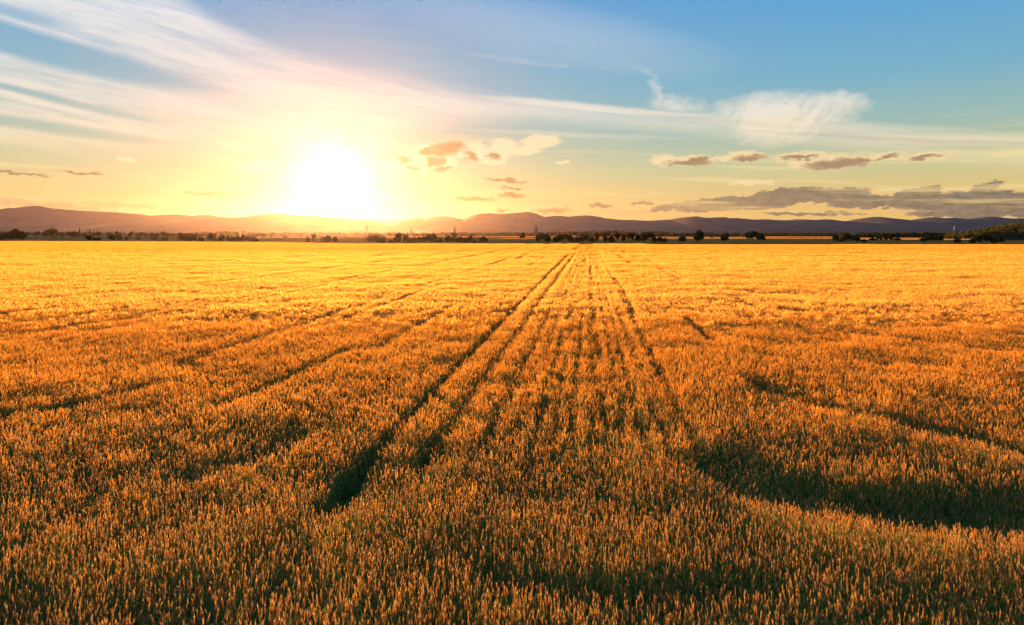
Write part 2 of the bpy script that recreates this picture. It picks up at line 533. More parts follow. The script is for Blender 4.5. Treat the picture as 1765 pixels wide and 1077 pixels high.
def near_clump(rng, n=8, size=0.17, em=0, lf=3):
    b = MB()
    for _ in range(n):
        x, y = (rng.rand(2) - .5) * size
        h = 0.66 + rng.randn() * 0.07
        lean = rng.randn(2) * 0.055 + np.array((0.03, -0.01))
        base = np.array((x, y, 0.0))
        tip = np.array((x + lean[0], y + lean[1], h))
        mid = np.array((x + lean[0] * .35, y + lean[1] * .35, h * .5))
        a = rng.rand() * math.pi
        side = np.array((math.cos(a), math.sin(a), 0))
        b.ribbon([base, mid, tip], [.004, .004, .0035], side, 1)
        # ear: nods a little to one side
        dirn = np.array((lean[0] * 2.2 + rng.randn() * .10 + .05, lean[1] * 2 + rng.randn() * .10, 1.0)); dirn /= np.linalg.norm(dirn)
        L = 0.075 + rng.rand() * 0.025
        e1 = tip + dirn * L * .25; e2 = tip + dirn * L * .65; e3 = tip + dirn * L
        b.spindle([tip, e1, e2, e3], [.002, .0075, .0070, .0025], em)
        for k in range(7):       # awns
            s0 = tip + dirn * L * (.25 + .75 * k / 7)
            aa = rng.rand() * 6.28
            o = np.array((math.cos(aa), math.sin(aa), 0))
            e = s0 + dirn * .065 + o * (.012 + .012 * rng.rand())
            w = np.cross(dirn, o); w /= np.linalg.norm(w)
            b.tri(s0 - w * .0016, s0 + w * .0016, e, em)
        for k in range(lf):       # leaves
            z0 = h * (.28 + (.52 / lf) * k + .14 * rng.rand())
            aa = rng.rand() * 6.28
            o = np.array((math.cos(aa), math.sin(aa), 0)); w = np.array((-o[1], o[0], 0))
            s0 = base + (tip - base) * (z0 / h)
            ln = .16 + .10 * rng.rand()
            up = .9 * rng.rand() + .2
            p1 = s0 + o * ln * .35 + np.array((0, 0, ln * .45 * up))
            p2 = s0 + o * ln * .75 + np.array((0, 0, ln * .45 * up))
            p3 = s0 + o * ln + np.array((0, 0, ln * (.2 * up - .15)))
            b.ribbon([s0, p1, p2, p3], [.006, .010, .008, .002], w, 2)
    return b.make('wheat_clump')


def mid_clump(rng, n=15, size=0.33):
    b = MB()
    for _ in range(n):
        x, y = (rng.rand(2) - .5) * size
        h = 0.67 + rng.randn() * 0.06
        a = rng.rand() * math.pi
        side = np.array((math.cos(a), math.sin(a), 0)); sd2 = np.array((-side[1], side[0], 0))
        lean = rng.randn(2) * 0.04 + np.array((0.03, 0))
        p0 = np.array((x, y, h * .35)); p1 = np.array((x + lean[0], y + lean[1], h)); p2 = p1 + np.array((lean[0] * .8, lean[1] * .8, .13))
        b.ribbon([p0, p1], [.006, .005], side, 1)
        pm = (p1 + p2) / 2
        b.ribbon([p1, pm, p2], [.006, .027, .006], side, 4)
        b.ribbon([p1, pm, p2], [.006, .027, .006], sd2, 4)
        if rng.rand() < .5:
            o = np.array((math.cos(a * 2), math.sin(a * 2), 0))
            q0 = p0 + (p1 - p0) * .5; q1 = q0 + o * .08 + np.array((0, 0, .08)); q2 = q0 + o * .17 + np.array((0, 0, .03))
            b.ribbon([q0, q1, q2], [.010, .014, .003], np.array((-o[1], o[0], 0)), 2)
    return b.make('wheat_patch')


def far_tile(rng, n=120, size=1.85):
    b = MB()
    for _ in range(n):
        x, y = (rng.rand(2) - .5) * size
        h = 0.66 + rng.randn() * 0.05
        a = rng.rand() * math.pi
        side = np.array((math.cos(a), math.sin(a), 0))
        p0 = np.array((x, y, .30)); p1 = np.array((x, y, h)); p2 = np.array((x + .02, y, h + .13))
        b.ribbon([p0, p1], [.05, .05], side, 1)
        b.ribbon([p1, (p1 + p2) / 2, p2], [.04, .055, .01], side, 3)
    return b.make('wheat_tile')


rng = np.random.RandomState(11)
protos = [near_clump(rng, lf=3 if q < 6 else 7) for q in range(10)] + [near_clump(rng, em=4) for _ in range(8)] + [mid_clump(rng) for _ in range(6)] + [far_tile(rng) for _ in range(4)]
PROTO = [bpy.data.objects.new('wheat_plant', me) for me in protos]      # never linked: only instanced

VPU = 0.1126                                                           # the drills run a little to the right of the view


def seg_dist(x, y, pts):
    d = np.full(x.shape, 1e9)
    for (x0, y0), (x1, y1) in zip(pts[:-1], pts[1:]):
        vx, vy = x1 - x0, y1 - y0
        t = np.clip(((x - x0) * vx + (y - y0) * vy) / (vx * vx + vy * vy), 0, 1)
        d = np.minimum(d, np.hypot(x - x0 - t * vx, y - y0 - t * vy))
    return d


def gp(px, py, h=0.8):
    y = (EYE - h) * F / (py - HOR)
    return ((px - 882.5) / F * y, y)


HEAD = [([(4.75, 15.4), (5.1, 14.0), (6.2, 13.15), (7.6, 12.75), (9.5, 12.6), (13, 12.6)], .85, .36),
        ([gp(1290, 650), gp(1370, 680), gp(1450, 700), gp(1530, 712), gp(1600, 730), gp(1690, 752), gp(1765, 772), gp(1850, 790)], .36, .27),
        ([gp(-60, 720), gp(20, 705), gp(90, 696), gp(150, 684)], .34, .30),
        ([gp(150, 684), gp(300, 648), gp(420, 628)], .20, .22),
        ([gp(-80, 590), gp(0, 577), gp(120, 560), gp(300, 535)], .26, .34),
        ([gp(-60, 560), gp(60, 552), gp(250, 526)], .16, .30),
        ([gp(380, 690), gp(480, 650), gp(600, 598)], .22, .26),
        ([gp(330, 812), gp(420, 780), gp(500, 740)], .45, .16),
        ([gp(560, 870), gp(590, 838), gp(625, 790)], .26, .45),
        ([gp(700, 790), gp(770, 770)], .30, .22),
        ([gp(-20, 518), gp(130, 508), gp(220, 500)], .22, .25),
        ([gp(1060, 478), gp(1085, 520), gp(1090, 545)], .16, .35),
        ([gp(1180, 545), gp(1230, 585)], .22, .30),
        ([gp(1345, 530), gp(1385, 534)], .30, .35),
        ([gp(1545, 575), gp(1620, 590)], .30, .30),
        ([gp(840, 985), gp(1000, 1010), gp(1200, 1000), gp(1300, 1000)], .30, .20)]


def crop(x, y):
    """relative height 0..1.2 of the crop and how full it stands"""
    s = x - VPU * y
    n1 = vnoise(x / 4.5 + 7, y / 4.5, 1)
    n2 = vnoise(x / 1.5, y / 1.8, 2)
    n3 = vnoise(x / .55, y / .55, 3)
    n4 = vnoise(x / 22, y / 30, 4)
    far = sstep(50, 160, y)
    n5 = vnoise(x / 16, y / 7, 14) + .6 * vnoise(x / 6, y / 3.2, 15)
    h = 1 + .065 * n1 + .075 * n2 + .05 * n3 + .03 * n4
    low = np.clip((vnoise(x / 2.6 + 31, y / 3.4, 9) * .6 + vnoise(x / .9 + 3, y / 1.1, 10) * .4 - .38) * 3.0, 0, 1)
    h -= .14 * low * (1 - .55 * np.exp(-((s - .5) / 4.0) ** 2))
    h += .10 * far * n5
    # wheel tracks
    wob = .035 * vnoise(y / 9, y * 0, 5)
    on = sstep(13.2, 15.5, y) * (1 - sstep(165, 175, y) * (1 - sstep(205, 215, y)))
    for c, w, dep in ((-5.07, .19, .42), (-3.72, .15, .38)):
        dd = np.abs(s - c - wob)
        h -= dep * on * np.clip(1.35 - dd / np.maximum(w, .0030 * y), 0, 1) ** 0.7
    # drill rows standing out in the middle
    for k, c in enumerate((-2.55, -1.9, -1.35, -.9, -.45, .08, .42, .9, 1.35, 1.9, 2.6)):
        seg = np.clip(vnoise(y / 6.0 + k * 7.3, y * 0 + k, 6) * 1.0 + .85, 0, 1) * sstep(13, 19, y) * (1 - .5 * sstep(60, 200, y))
        dd = np.abs(s - c - .05 * vnoise(y / 3.0, y * 0 + k * 3, 7))
        h -= .52 * seg * np.clip(1.45 - dd / np.maximum(.115, .0017 * y), 0, 1)
    # fainter wheel lines far to the left and right, all parallel
    for k, c in enumerate((-16.2, -14.7, -27.3, -25.9, -38.4, -37, -49.5, -61, -74, -90, -108, 10.2, 11.6, 24.5, 38, 52, 70, -9.6, 7.1)):
        seg = np.clip(vnoise(y / 14.0 + k * 3.3, y * 0 + k, 8) * 1.2 + .25, 0, 1) * sstep(24, 36, y)
        h -= .30 * seg * np.clip(1.5 - np.abs(s - c) / np.maximum(.22, .0042 * y), 0, 1)
    for pts, w, dep in HEAD:
        x0 = min(p[0] for p in pts) - 2; x1 = max(p[0] for p in pts) + 2; y0 = min(p[1] for p in pts) - 2; y1 = max(p[1] for p in pts) + 2
        k = (x > x0) & (x < x1) & (y > y0) & (y < y1)
        if k.any():
            h[k] -= dep * np.clip(1.5 - seg_dist(x[k], y[k], pts) / w, 0, 1) ** .8
    return h


def field_edge(x, y):
    u = x / np.maximum(y, 1)
    wv = 9 * vnoise(x / 14.0, x * 0, 41) + 5 * vnoise(x / 4.0, x * 0, 42)
    return wv + np.interp(u, [-.80, -.75, -.50, -.35, -.24, -.10, .10, .18, .22, .80], [600, 590, 560, 520, 450, 441, 436, 434, 398, 396])


def lay(y0, y1, cell, idx0, nidx, jit, fade_in=None, fade_out=None, seed=1, cs=None):
    cs = cs or cell
    r = np.random.RandomState(seed)
    ys = np.arange(y0, y1, cell)
    X, Y = [], []
    for y in ys:
        hw = .80 * y + 3.5
        s = np.arange(-hw - VPU * y, hw - VPU * y, cs) + r.rand() * cs * .3
        X.append(s + VPU * y); Y.append(np.full(s.shape, y))
    X = np.concatenate(X); Y = np.concatenate(Y)
    X += (r.rand(X.size) - .5) * cs * jit; Y += (r.rand(X.size) - .5) * cell * jit
    k = Y < field_edge(X, Y)
    if fade_in: k &= r.rand(Y.size) < sstep(*fade_in, Y)
    if fade_out: k &= r.rand(Y.size) > sstep(*fade_out, Y)
    X, Y = X[k], Y[k]
    h = crop(X, Y)
    n = X.size
    sc = np.ones((n, 3)); sc[:, 2] = np.maximum(h, .12) * (1 + r.randn(n) * .03)
    rot = np.zeros((n, 3))
    rot[:, 2] = r.rand(n) * 6.283
    if cell < 1:
        tx = .10 * vnoise(X / 1.7, Y / 1.7, 21) + r.randn(n) * .03
        ty = .10 * vnoise(X / 2.1, Y / 2.1, 22) + r.randn(n) * .03 + .04
        rot[:, 0] = tx; rot[:, 1] = ty
    P = np.stack([X, Y, ground_z(Y)], 1)
    ix = idx0 + r.randint(0, nidx, n)
    if idx0 == 0:                       # greener, leafier patches in the foreground
        g = vnoise(X / 2.3, Y / 1.5, 51) + .5 * vnoise(X / .8, Y / .6, 52) + .5 * r.randn(n) > -.35
        ix = np.where(g, 6 + r.randint(0, 4, n), r.randint(0, 6, n))
    return P, rot, sc, ix


def scatter(name, parts, objs):
    P, Rt, Sc, Ix = (np.concatenate([p[i] for p in parts]) for i in range(4))
    me = bpy.data.meshes.new(name)
    me.vertices.add(len(P))
    me.vertices.foreach_set('co', P.astype(np.float32).ravel())
    for nm, ar, ty, key in (('rot', Rt, 'FLOAT_VECTOR', 'vector'), ('scl', Sc, 'FLOAT_VECTOR', 'vector'), ('idx', Ix, 'INT', 'value')):
        a = me.attributes.new(nm, ty, 'POINT')
        a.data.foreach_set(key, (ar.astype(np.int32) if ty == 'INT' else ar.astype(np.float32)).ravel())
    me.update()
    for m in WM: me.materials.append(m)
    o = obj(name, me)
    ng = bpy.data.node_groups.new(name + '_scatter', 'GeometryNodeTree')
    ng.interface.new_socket('Geometry', in_out='INPUT', socket_type='NodeSocketGeometry')
    ng.interface.new_socket('Geometry', in_out='OUTPUT', socket_type='NodeSocketGeometry')
    N, L = ng.nodes, ng.links
    gi, go = N.new('NodeGroupInput'), N.new('NodeGroupOutput')
    iop = N.new('GeometryNodeInstanceOnPoints')
    g2i = N.new('GeometryNodeGeometryToInstance')
    for ob in reversed(objs):
        oi = N.new('GeometryNodeObjectInfo'); oi.inputs['Object'].default_value = ob
        L.new(oi.outputs['Geometry'], g2i.inputs[0])
    def named(nm, ty):
        a = N.new('GeometryNodeInputNamedAttribute'); a.data_type = ty; a.inputs[0].default_value = nm
        return a.outputs[0]
    L.new(gi.outputs[0], iop.inputs['Points'])
    L.new(g2i.outputs[0], iop.inputs['Instance'])
    iop.inputs['Pick Instance'].default_value = True
    L.new(named('idx', 'INT'), iop.inputs['Instance Index'])
    e2r = N.new('FunctionNodeEulerToRotation')
    L.new(named('rot', 'FLOAT_VECTOR'), e2r.inputs[0])
    L.new(e2r.outputs[0], iop.inputs['Rotation'])
    L.new(named('scl', 'FLOAT_VECTOR'), iop.inputs['Scale'])
    L.new(iop.outputs[0], go.inputs[0])
    md = o.modifiers.new('scatter', 'NODES'); md.node_group = ng
    return o


wheat = scatter('wheat', [lay(5.0, 32, .19, 0, 10, .6, fade_out=(10, 27), seed=1), lay(8.5, 56, .19, 10, 8, .6, fade_in=(10, 27), fade_out=(34, 56), seed=4), lay(34, 230, .42, 18, 6, .6, cs=.23, fade_in=(34, 56), fade_out=(90, 230), seed=2), lay(90, 605, 1.6, 24, 4, .5, fade_in=(90, 230), seed=3)], PROTO)
tag(wheat, 'ripening golden wheat covering the whole field, with dark wheel tracks through it', 'wheat', kind='stuff')


# strips of ripe crop far beyond the field
def strip(x0, x1, y0, y1, seed):
    r = np.random.RandomState(seed)
    X, Y = np.meshgrid(np.arange(x0, x1, 5.4), np.arange(y0, y1, 5.4))
    X = X.ravel() + r.rand(X.size); Y = Y.ravel() + r.rand(Y.size)
    n = X.size
    return (np.stack([X, Y, ground_z(Y)], 1), np.stack([X * 0, X * 0, r.rand(n) * 6.28], 1), np.tile((3.1, 3.1, 1.2), (n, 1)).astype(float), 24 + r.randint(0, 4, n))


far_crop = scatter('distant_crops', [strip(150, 640, 985, 1040, 5), strip(-10, 130, 900, 930, 6), strip(560, 820, 1500, 1560, 8), strip(-560, -330, 1250, 1300, 9), strip(150, 700, 2300, 2380, 10),
                                     strip(-360, 80, 1500, 1560, 12), strip(380, 720, 760, 790, 13)], PROTO)
tag(far_crop, 'thin bright strips of ripe crop on the plain beyond the trees', 'crops', kind='stuff')

# ------------------------------------------------------------------ trees
leafage = plant_material('tree_leaves', (.035, .045, .016), (.055, .065, .022), trans=0.14, patch=0.5)
bark = plain('tree_bark', (.05, .038, .028), (.09, .07, .05), 3.0, 0.9)


def crown_mesh(rng, lobes, n, leaf, name='crown'):
    """many small leaf-clump faces spread through several lobes"""
    vs, fs = [], []
    vol = np.array([l[3] * l[4] * l[5] for l in lobes]) ** (2 / 3)
    pick = rng.choice(len(lobes), n, p=vol / vol.sum())
    for k in pick:
        cx, cy, cz, rx, ry, rz = lobes[k]
        d = rng.randn(3); d /= np.linalg.norm(d)
        rr = (rng.rand() ** .42) * (1 + .12 * rng.randn())
        p = np.array((cx + d[0] * rx * rr, cy + d[1] * ry * rr, cz + d[2] * rz * rr))
        a = rng.randn(3); a /= np.linalg.norm(a)
        b = np.cross(a, rng.randn(3)); b /= np.linalg.norm(b)
        s = leaf * (.6 + .8 * rng.rand())
        i = len(vs)
        vs += [p - a * s, p - b * s * .7, p + a * s, p + b * s * .7]
        fs.append((i, i + 1, i + 2, i + 3))
    return mesh(name, vs, fs, [leafage])


def trunk_mesh(rng, h, r0, limbs):
    b = MB()
    def tube(p, q, ra, rb):
        p, q = np.array(p, float), np.array(q, float)
        m = (p + q) / 2 + rng.randn(3) * np.array((.02, .02, 0)) * np.linalg.norm(q - p)
        b.spindle([p, m, q], [ra, (ra + rb) / 2, rb], 0, 6)
    tube((0, 0, -.03), (0, 0, h), r0, r0 * .6)
    for tx, ty, tz in limbs:
        tube((0, 0, h * .85), (tx, ty, tz), r0 * .5, r0 * .15)
    return mesh('trunk', b.v, b.f, [bark])


def proto(seed, kind):
    r = np.random.RandomState(seed)
    L = []
    if kind == 'round':
        L = [(0, 0, .60, .34, .34, .32)] + [(.30 * math.cos(a), .30 * math.sin(a), .52 + .16 * r.randn() * .6, .20, .20, .18) for a in r.rand(6) * 6.28] + [(.1 * r.randn(), .1 * r.randn(), .84, .18, .18, .14)]
        h = .30
    elif kind == 'oval':
        L = [(0, 0, .50, .30, .30, .36), (.05, 0, .78, .22, .22, .20)] + [(.30 * math.cos(a), .30 * math.sin(a), .34 + .4 * r.rand(), .16, .16, .15) for a in r.rand(7) * 6.28]
        h = .20
    elif kind == 'spread':
        L = [(.28 * math.cos(a), .28 * math.sin(a), .62 + .12 * r.rand(), .22, .22, .20) for a in np.arange(7) * .9 + r.rand()] + [(0, 0, .78, .28, .28, .18), (.32, 0, .42, .14, .14, .14), (-.34, .05, .45, .12, .12, .12)]
        h = .45
    elif kind == 'bushy':
        L = [(.30 * math.cos(a), .30 * math.sin(a), .34 + .16 * r.rand(), .22, .22, .30) for a in np.arange(6) * 1.05 + r.rand()] + [(0, 0, .55, .32, .32, .40)]
        h = .15
    elif kind == 'split':
        L = [(-.22, 0, .60, .24, .24, .34), (.24, .05, .52, .24, .24, .32), (0, -.1, .36, .26, .26, .20), (-.1, 0, .86, .12, .12, .12), (.3, 0, .78, .10, .10, .1)]
        h = .25
    elif kind == 'poplar':
        L = [(0, 0, .12 + .1 * k, .34 - .028 * k, .34 - .028 * k, .12) for k in range(9)]
        h = .2
    cr = crown_mesh(r, L, 1300, .066)
    tr = trunk_mesh(r, h, .035, [(q[0] * .8, q[1] * .8, q[2]) for q in L[:6]])
    return cr, tr


KIND = {k: [proto(i * 7 + j + 1, k) for j in range(2)] for i, k in enumerate(('round', 'oval', 'spread', 'bushy', 'split', 'poplar'))}
trng = random.Random(5)
ORD = ['first', 'second', 'third', 'fourth', 'fifth', 'sixth', 'seventh', 'eighth', 'ninth', 'tenth', 'eleventh', 'twelfth', 'thirteenth', 'fourteenth', 'fifteenth', 'sixteenth', 'seventeenth', 'eighteenth', 'nineteenth', 'twentieth']


def plain_y(base):
    return 7.0 * F / (base - HOR)


def tree(px, top, w, y, kind, label, group, cat='tree', name='tree', dyj=0.0):
    y = y + dyj
    x = (px - 882.5) / F * y
    z0 = float(ground_z(y))
    H = EYE + (HOR - top) / F * y - z0
    Wd = w / F * y
    cr, tr = KIND[kind][trng.randrange(2)]
    t = bpy.data.objects.new(name, None); COL.objects.link(t)
    t.location = (x, y, z0)
    t.empty_display_size = 1
    t.rotation_euler = (0, 0, trng.uniform(0, 6.28))
    t.scale = (Wd * 1.10, Wd * 1.10, H * 1.08)
    obj('crown', cr, t); obj('trunk', tr, t)
    tag(t, label, cat, group)
    return t


def row(where, group, y, items):
    """items: (px, top row, width, kind); labelled in order from the left"""
    n = len(items)
    for i, (px, top, w, kind) in enumerate(items):
        look = {'round': 'round dark tree', 'oval': 'tall oval dark tree', 'spread': 'wide spreading tree', 'bushy': 'low bushy tree', 'split': 'tree with a double crown', 'poplar': 'slim pointed poplar'}[kind]
        if n == 1: lab = f'{look} {where}'
        elif i == n - 1: lab = f'{look}, rightmost {where}'
        elif i == 0: lab = f'{look}, leftmost {where}'
        else: lab = f'{look}, {ORD[i]} from the left {where}'
        tree(px, top, w, y, kind, lab, group, dyj=trng.uniform(-6, 6) * (y / 500))


row('in the clump at the far left edge', 'trees of the far left clump', 700,
    [(3, 403, 15, 'bushy'), (14, 402, 13, 'round'), (27, 395.5, 19, 'round'), (39, 400, 15, 'oval')])
row('in front of the village', 'trees in front of the village', 690,
    [(153, 404.5, 11, 'bushy'), (163, 408, 6, 'bushy'), (170, 408, 7, 'bushy'), (194, 404, 13, 'oval'), (207, 406, 9, 'bushy'), (218, 407, 5, 'bushy'), (238, 405, 7, 'round'), (265, 404, 11, 'round'), (284, 407.5, 10, 'bushy')])
row('among the village houses', 'trees among the village houses', 1400,
    [(62, 400, 9, 'round'), (78, 397, 10, 'bushy'), (90, 394, 22, 'round'), (107, 401, 9, 'round'), (117, 399, 8, 'oval'), (129, 399, 14, 'round'), (137, 394, 5, 'poplar'), (144, 400, 8, 'round'), (150, 396, 3.6, 'poplar'),
     (154.5, 394, 3.6, 'poplar'), (161, 398, 4, 'poplar'), (169, 399, 10, 'round'), (187, 400, 10, 'round'), (201, 398, 5, 'oval'), (207, 399, 4, 'poplar'), (226, 399, 8, 'oval'), (240, 401, 12, 'bushy')])
row('in the village end nearest the sun', 'trees at the village end', 1400,
    [(252, 402, 8, 'bushy'), (262, 401, 7, 'round'), (270, 402, 7, 'bushy'), (281, 399, 8, 'oval'), (292, 402, 12, 'bushy'), (304, 402, 9, 'bushy')])
row('in the hedgerow left of the sun', 'hedgerow trees left of the sun', 610,
    [(311, 404, 9, 'round'), (318, 403.5, 9, 'round'), (327, 405.5, 8, 'bushy'), (334, 404, 9, 'round'), (347, 408, 10, 'bushy'), (365, 401.5, 15, 'round'), (381, 404.5, 13, 'oval'), (394, 405.5, 10, 'round'),
     (402, 407.5, 11, 'bushy'), (411, 406, 9, 'oval'), (419, 405.2, 10, 'round'), (428, 406.5, 11, 'round'), (436, 407, 11, 'bushy'), (442, 410.5, 8, 'bushy')])
row('standing far off behind the hedgerow', 'far trees behind the hedgerow', 1100, [(440, 403.5, 9, 'round'), (453, 402.5, 10, 'round'), (467, 406, 5, 'oval'), (492, 405.5, 8, 'bushy')])
row('right under the glare of the sun', 'trees under the glare of the sun', 530,
    [(531, 407, 7, 'bushy'), (541, 402, 9, 'oval'), (558, 406.5, 11, 'bushy'), (567, 406, 11, 'round'), (578, 407.5, 10, 'round')])
row('in the long group right of the sun', 'trees of the group right of the sun', 515,
    [(638, 406, 12, 'round'), (649, 404.5, 14, 'round'), (660, 406.5, 12, 'bushy'), (673, 411, 6, 'bushy'), (681, 408, 9, 'bushy'), (688, 401.2, 13, 'oval'), (698, 404, 11, 'round'), (706, 409, 8, 'bushy'),
     (714, 408, 9, 'round'), (722, 408, 9, 'round'), (730, 407, 10, 'round'), (739, 403, 13, 'round'), (748, 402.3, 11, 'oval'), (757, 408.5, 11, 'bushy')])
row('in the short group below the pylon', 'trees of the short group below the pylon', 515,
    [(773, 406, 12, 'round'), (783, 403.5, 12, 'round'), (793, 407, 13, 'bushy'), (802, 410, 9, 'bushy'), (810, 405, 9, 'oval'), (817, 411, 7, 'bushy')])
row('standing alone at the end of the short group', 'trees standing alone', 515, [(833, 408, 16, 'round')])
row('standing alone in the meadow left of the tall pylon', 'trees standing alone', 800, [(900, 402.8, 9.5, 'round')])
row('in the long row starting at the tall pylon', 'trees of the long row', 520,
    [(927, 405, 8, 'round'), (934, 404, 11, 'spread'), (944, 404.5, 11, 'round'), (957, 407, 8, 'bushy'), (964, 405, 11, 'round'), (973, 403.5, 13, 'spread'), (983, 405, 11, 'round'), (994, 407.5, 9, 'bushy'),
     (1002, 406.5, 10, 'round'), (1011, 405, 11, 'spread'), (1021, 407, 9, 'bushy'), (1029, 401.5, 9, 'oval')])
row('in the middle row before the drill lines', 'trees of the middle row', 525,
    [(1043, 402, 12, 'split'), (1054, 405.5, 11, 'bushy'), (1064, 402, 9, 'spread'), (1074, 404, 10, 'round'), (1087, 401.5, 12, 'spread'), (1099, 405, 12, 'round'), (1110, 402, 12, 'round'), (1120, 400.8, 13, 'spread'),
     (1128, 407, 9, 'bushy')])
row('in the pair closing the tree row', 'trees closing the tree row', 545, [(1137, 407, 9, 'bushy'), (1146, 409.5, 9, 'bushy')])
row('standing alone by the thin pole', 'trees standing alone', 560, [(1176, 405.5, 13, 'bushy')])
row('standing alone, tallest of the lone trees', 'trees standing alone', 560, [(1204, 397.5, 19, 'oval')])
row('standing alone between two larger ones', 'trees standing alone', 580, [(1249, 403, 14, 'split')])
row('tiny and far beyond the bright crop strip', 'trees standing alone', 1000, [(1227, 408, 5, 'bushy')])
row('in the broad clump right of the lone trees', 'trees of the broad clump', 575, [(1291, 400, 13, 'spread'), (1300, 398, 14, 'spread'), (1312, 402, 14, 'round')])
row('in the row right of the two poles', 'trees of the row right of the poles', 560,
    [(1440, 405, 14, 'round'), (1449, 409, 8, 'bushy'), (1459, 402, 13, 'round'), (1468, 405, 9, 'oval'), (1478, 407.5, 12, 'round'), (1489, 412, 10, 'bushy')])
row('in the fainter row further right', 'trees of the fainter row', 680,
    [(1504, 409, 11, 'bushy'), (1516, 406, 11, 'round'), (1527, 406.5, 10, 'round'), (1536, 407, 9, 'oval'), (1547, 409, 11, 'bushy')])
row('in the clump left of the striped mast', 'trees left of the striped mast', 600, [(1592, 408, 12, 'bushy'), (1602, 406, 11, 'round'), (1611, 407, 11, 'round'), (1621, 405.5, 15, 'round'), (1632, 417, 6, 'bushy')])
row('standing alone right of the striped mast', 'trees standing alone', 505, [(1650, 410, 12, 'bushy')])
row('in the dark clump before the wooded hill', 'trees before the wooded hill', 490,
    [(1676, 411, 11, 'bushy'), (1684, 406, 13, 'round'), (1694, 403.8, 14, 'spread'), (1704, 403.8, 13, 'round'), (1714, 409, 11, 'bushy'), (1725, 408, 13, 'round')])

# ------------------------------------------------------------------ far woods: belts that read as one mass
wood_leaf = plant_material('wood_leaves', (.030, .040, .016), (.055, .060, .024), trans=0.15, patch=0.05)


def belt(name, label, y, depth, prof, step, seed, leaf=1.0, per=26):
    """a belt of woodland made of leaf clumps, crown by crown"""
    r = np.random.RandomState(seed)
    vs, fs = [], []
    x0, x1 = [(p[0] - 882.5) / F * y for p in (prof[0], prof[-1])]
    x = x0
    while x < x1:
        px = x / y * F + 882.5
        top = np.interp(px, [p[0] for p in prof], [p[1] for p in prof])
        H = max(2.5, EYE + (HOR - top) / F * y - float(ground_z(y)))
        H *= .82 + .3 * r.rand()
        cy = y + r.rand() * depth
        rad = step * (.6 + .5 * r.rand())
        d = r.randn(per, 3); d /= np.linalg.norm(d, axis=1)[:, None]
        c = np.array((x, cy, float(ground_z(y)) + H * .52)) + d * np.array((rad, rad, H * .5)) * (r.rand(per, 1) ** .3)
        a = r.randn(per, 3); a /= np.linalg.norm(a, axis=1)[:, None]
        b = np.cross(a, r.randn(per, 3)); b /= np.linalg.norm(b, axis=1)[:, None]
        s = leaf * step * .42 * (.6 + .8 * r.rand(per, 1))
        i = len(vs)
        q = np.stack([c - a * s, c - b * s, c + a * s, c + b * s], 1).reshape(-1, 3)
        vs += list(q); fs += [(i + 4 * k, i + 4 * k + 1, i + 4 * k + 2, i + 4 * k + 3) for k in range(per)]
        x += step * (.35 + .4 * r.rand())
    o = obj(name, mesh(name, vs, fs, [wood_leaf]))
    tag(o, label, 'woods', kind='stuff')


belt('distant_woods', 'long low belt of distant woodland at the foot of the hills right of centre', 3300, 200,
     [(930, 402.5), (960, 400.5), (1000, 400), (1040, 399.5), (1060, 398.5), (1090, 399.5), (1130, 399.5), (1157, 400), (1165, 403)], 16, 31)
belt('distant_woods', 'nearer strip of purple woodland behind the lone trees', 1900, 120,
     [(1000, 404), (1050, 402.5), (1150, 404), (1200, 402.5), (1245, 405), (1280, 403.5), (1330, 406), (1350, 404), (1400, 405.5), (1450, 405)], 9, 32)
belt('distant_woods', 'faint tree line along the base of the hills on the right', 4600, 260, [(1180, 402.3), (1300, 401.8), (1420, 402), (1500, 401.5), (1600, 401.5), (1765, 401)], 22, 33)
belt('distant_woods', 'bushy woodland strip between the poles and the wooded hill', 1150, 90,
     [(1490, 407), (1520, 404), (1545, 401), (1570, 402.5), (1590, 405), (1610, 401), (1640, 401.5), (1660, 402.5), (1700, 401)], 6, 34)
belt('distant_woods', 'faint pinkish tree line behind the hedgerow near the sun', 2600, 150, [(318, 402), (360, 400.5), (400, 399.5), (420, 401.5), (520, 402.5), (600, 402), (760, 402), (860, 401.5), (950, 402)], 12, 35)
belt('distant_woods', 'dark scrub belt running through the village on the left', 1650, 120,
     [(-200, 400), (-60, 399), (0, 400), (60, 401), (140, 401.5), (200, 402), (260, 402.5), (330, 403)], 8, 36)

# ------------------------------------------------------------------ wooded hill on the right
HY = 820.0
hx = lambda p: (p - 882.5) / F * HY


def hill_h(x, y):
    x = np.asarray(x) / np.asarray(y) * HY
    u = np.interp(x, [hx(1655), hx(1680), hx(1705), hx(1735), hx(1765), hx(1850), hx(2050)], [0, .18, .42, .66, .80, 1.0, .75])
    return -1.4 + 13.5 * u * sstep(HY - 75, HY - 15, y) * (1 - sstep(HY + 40, HY + 200, y))


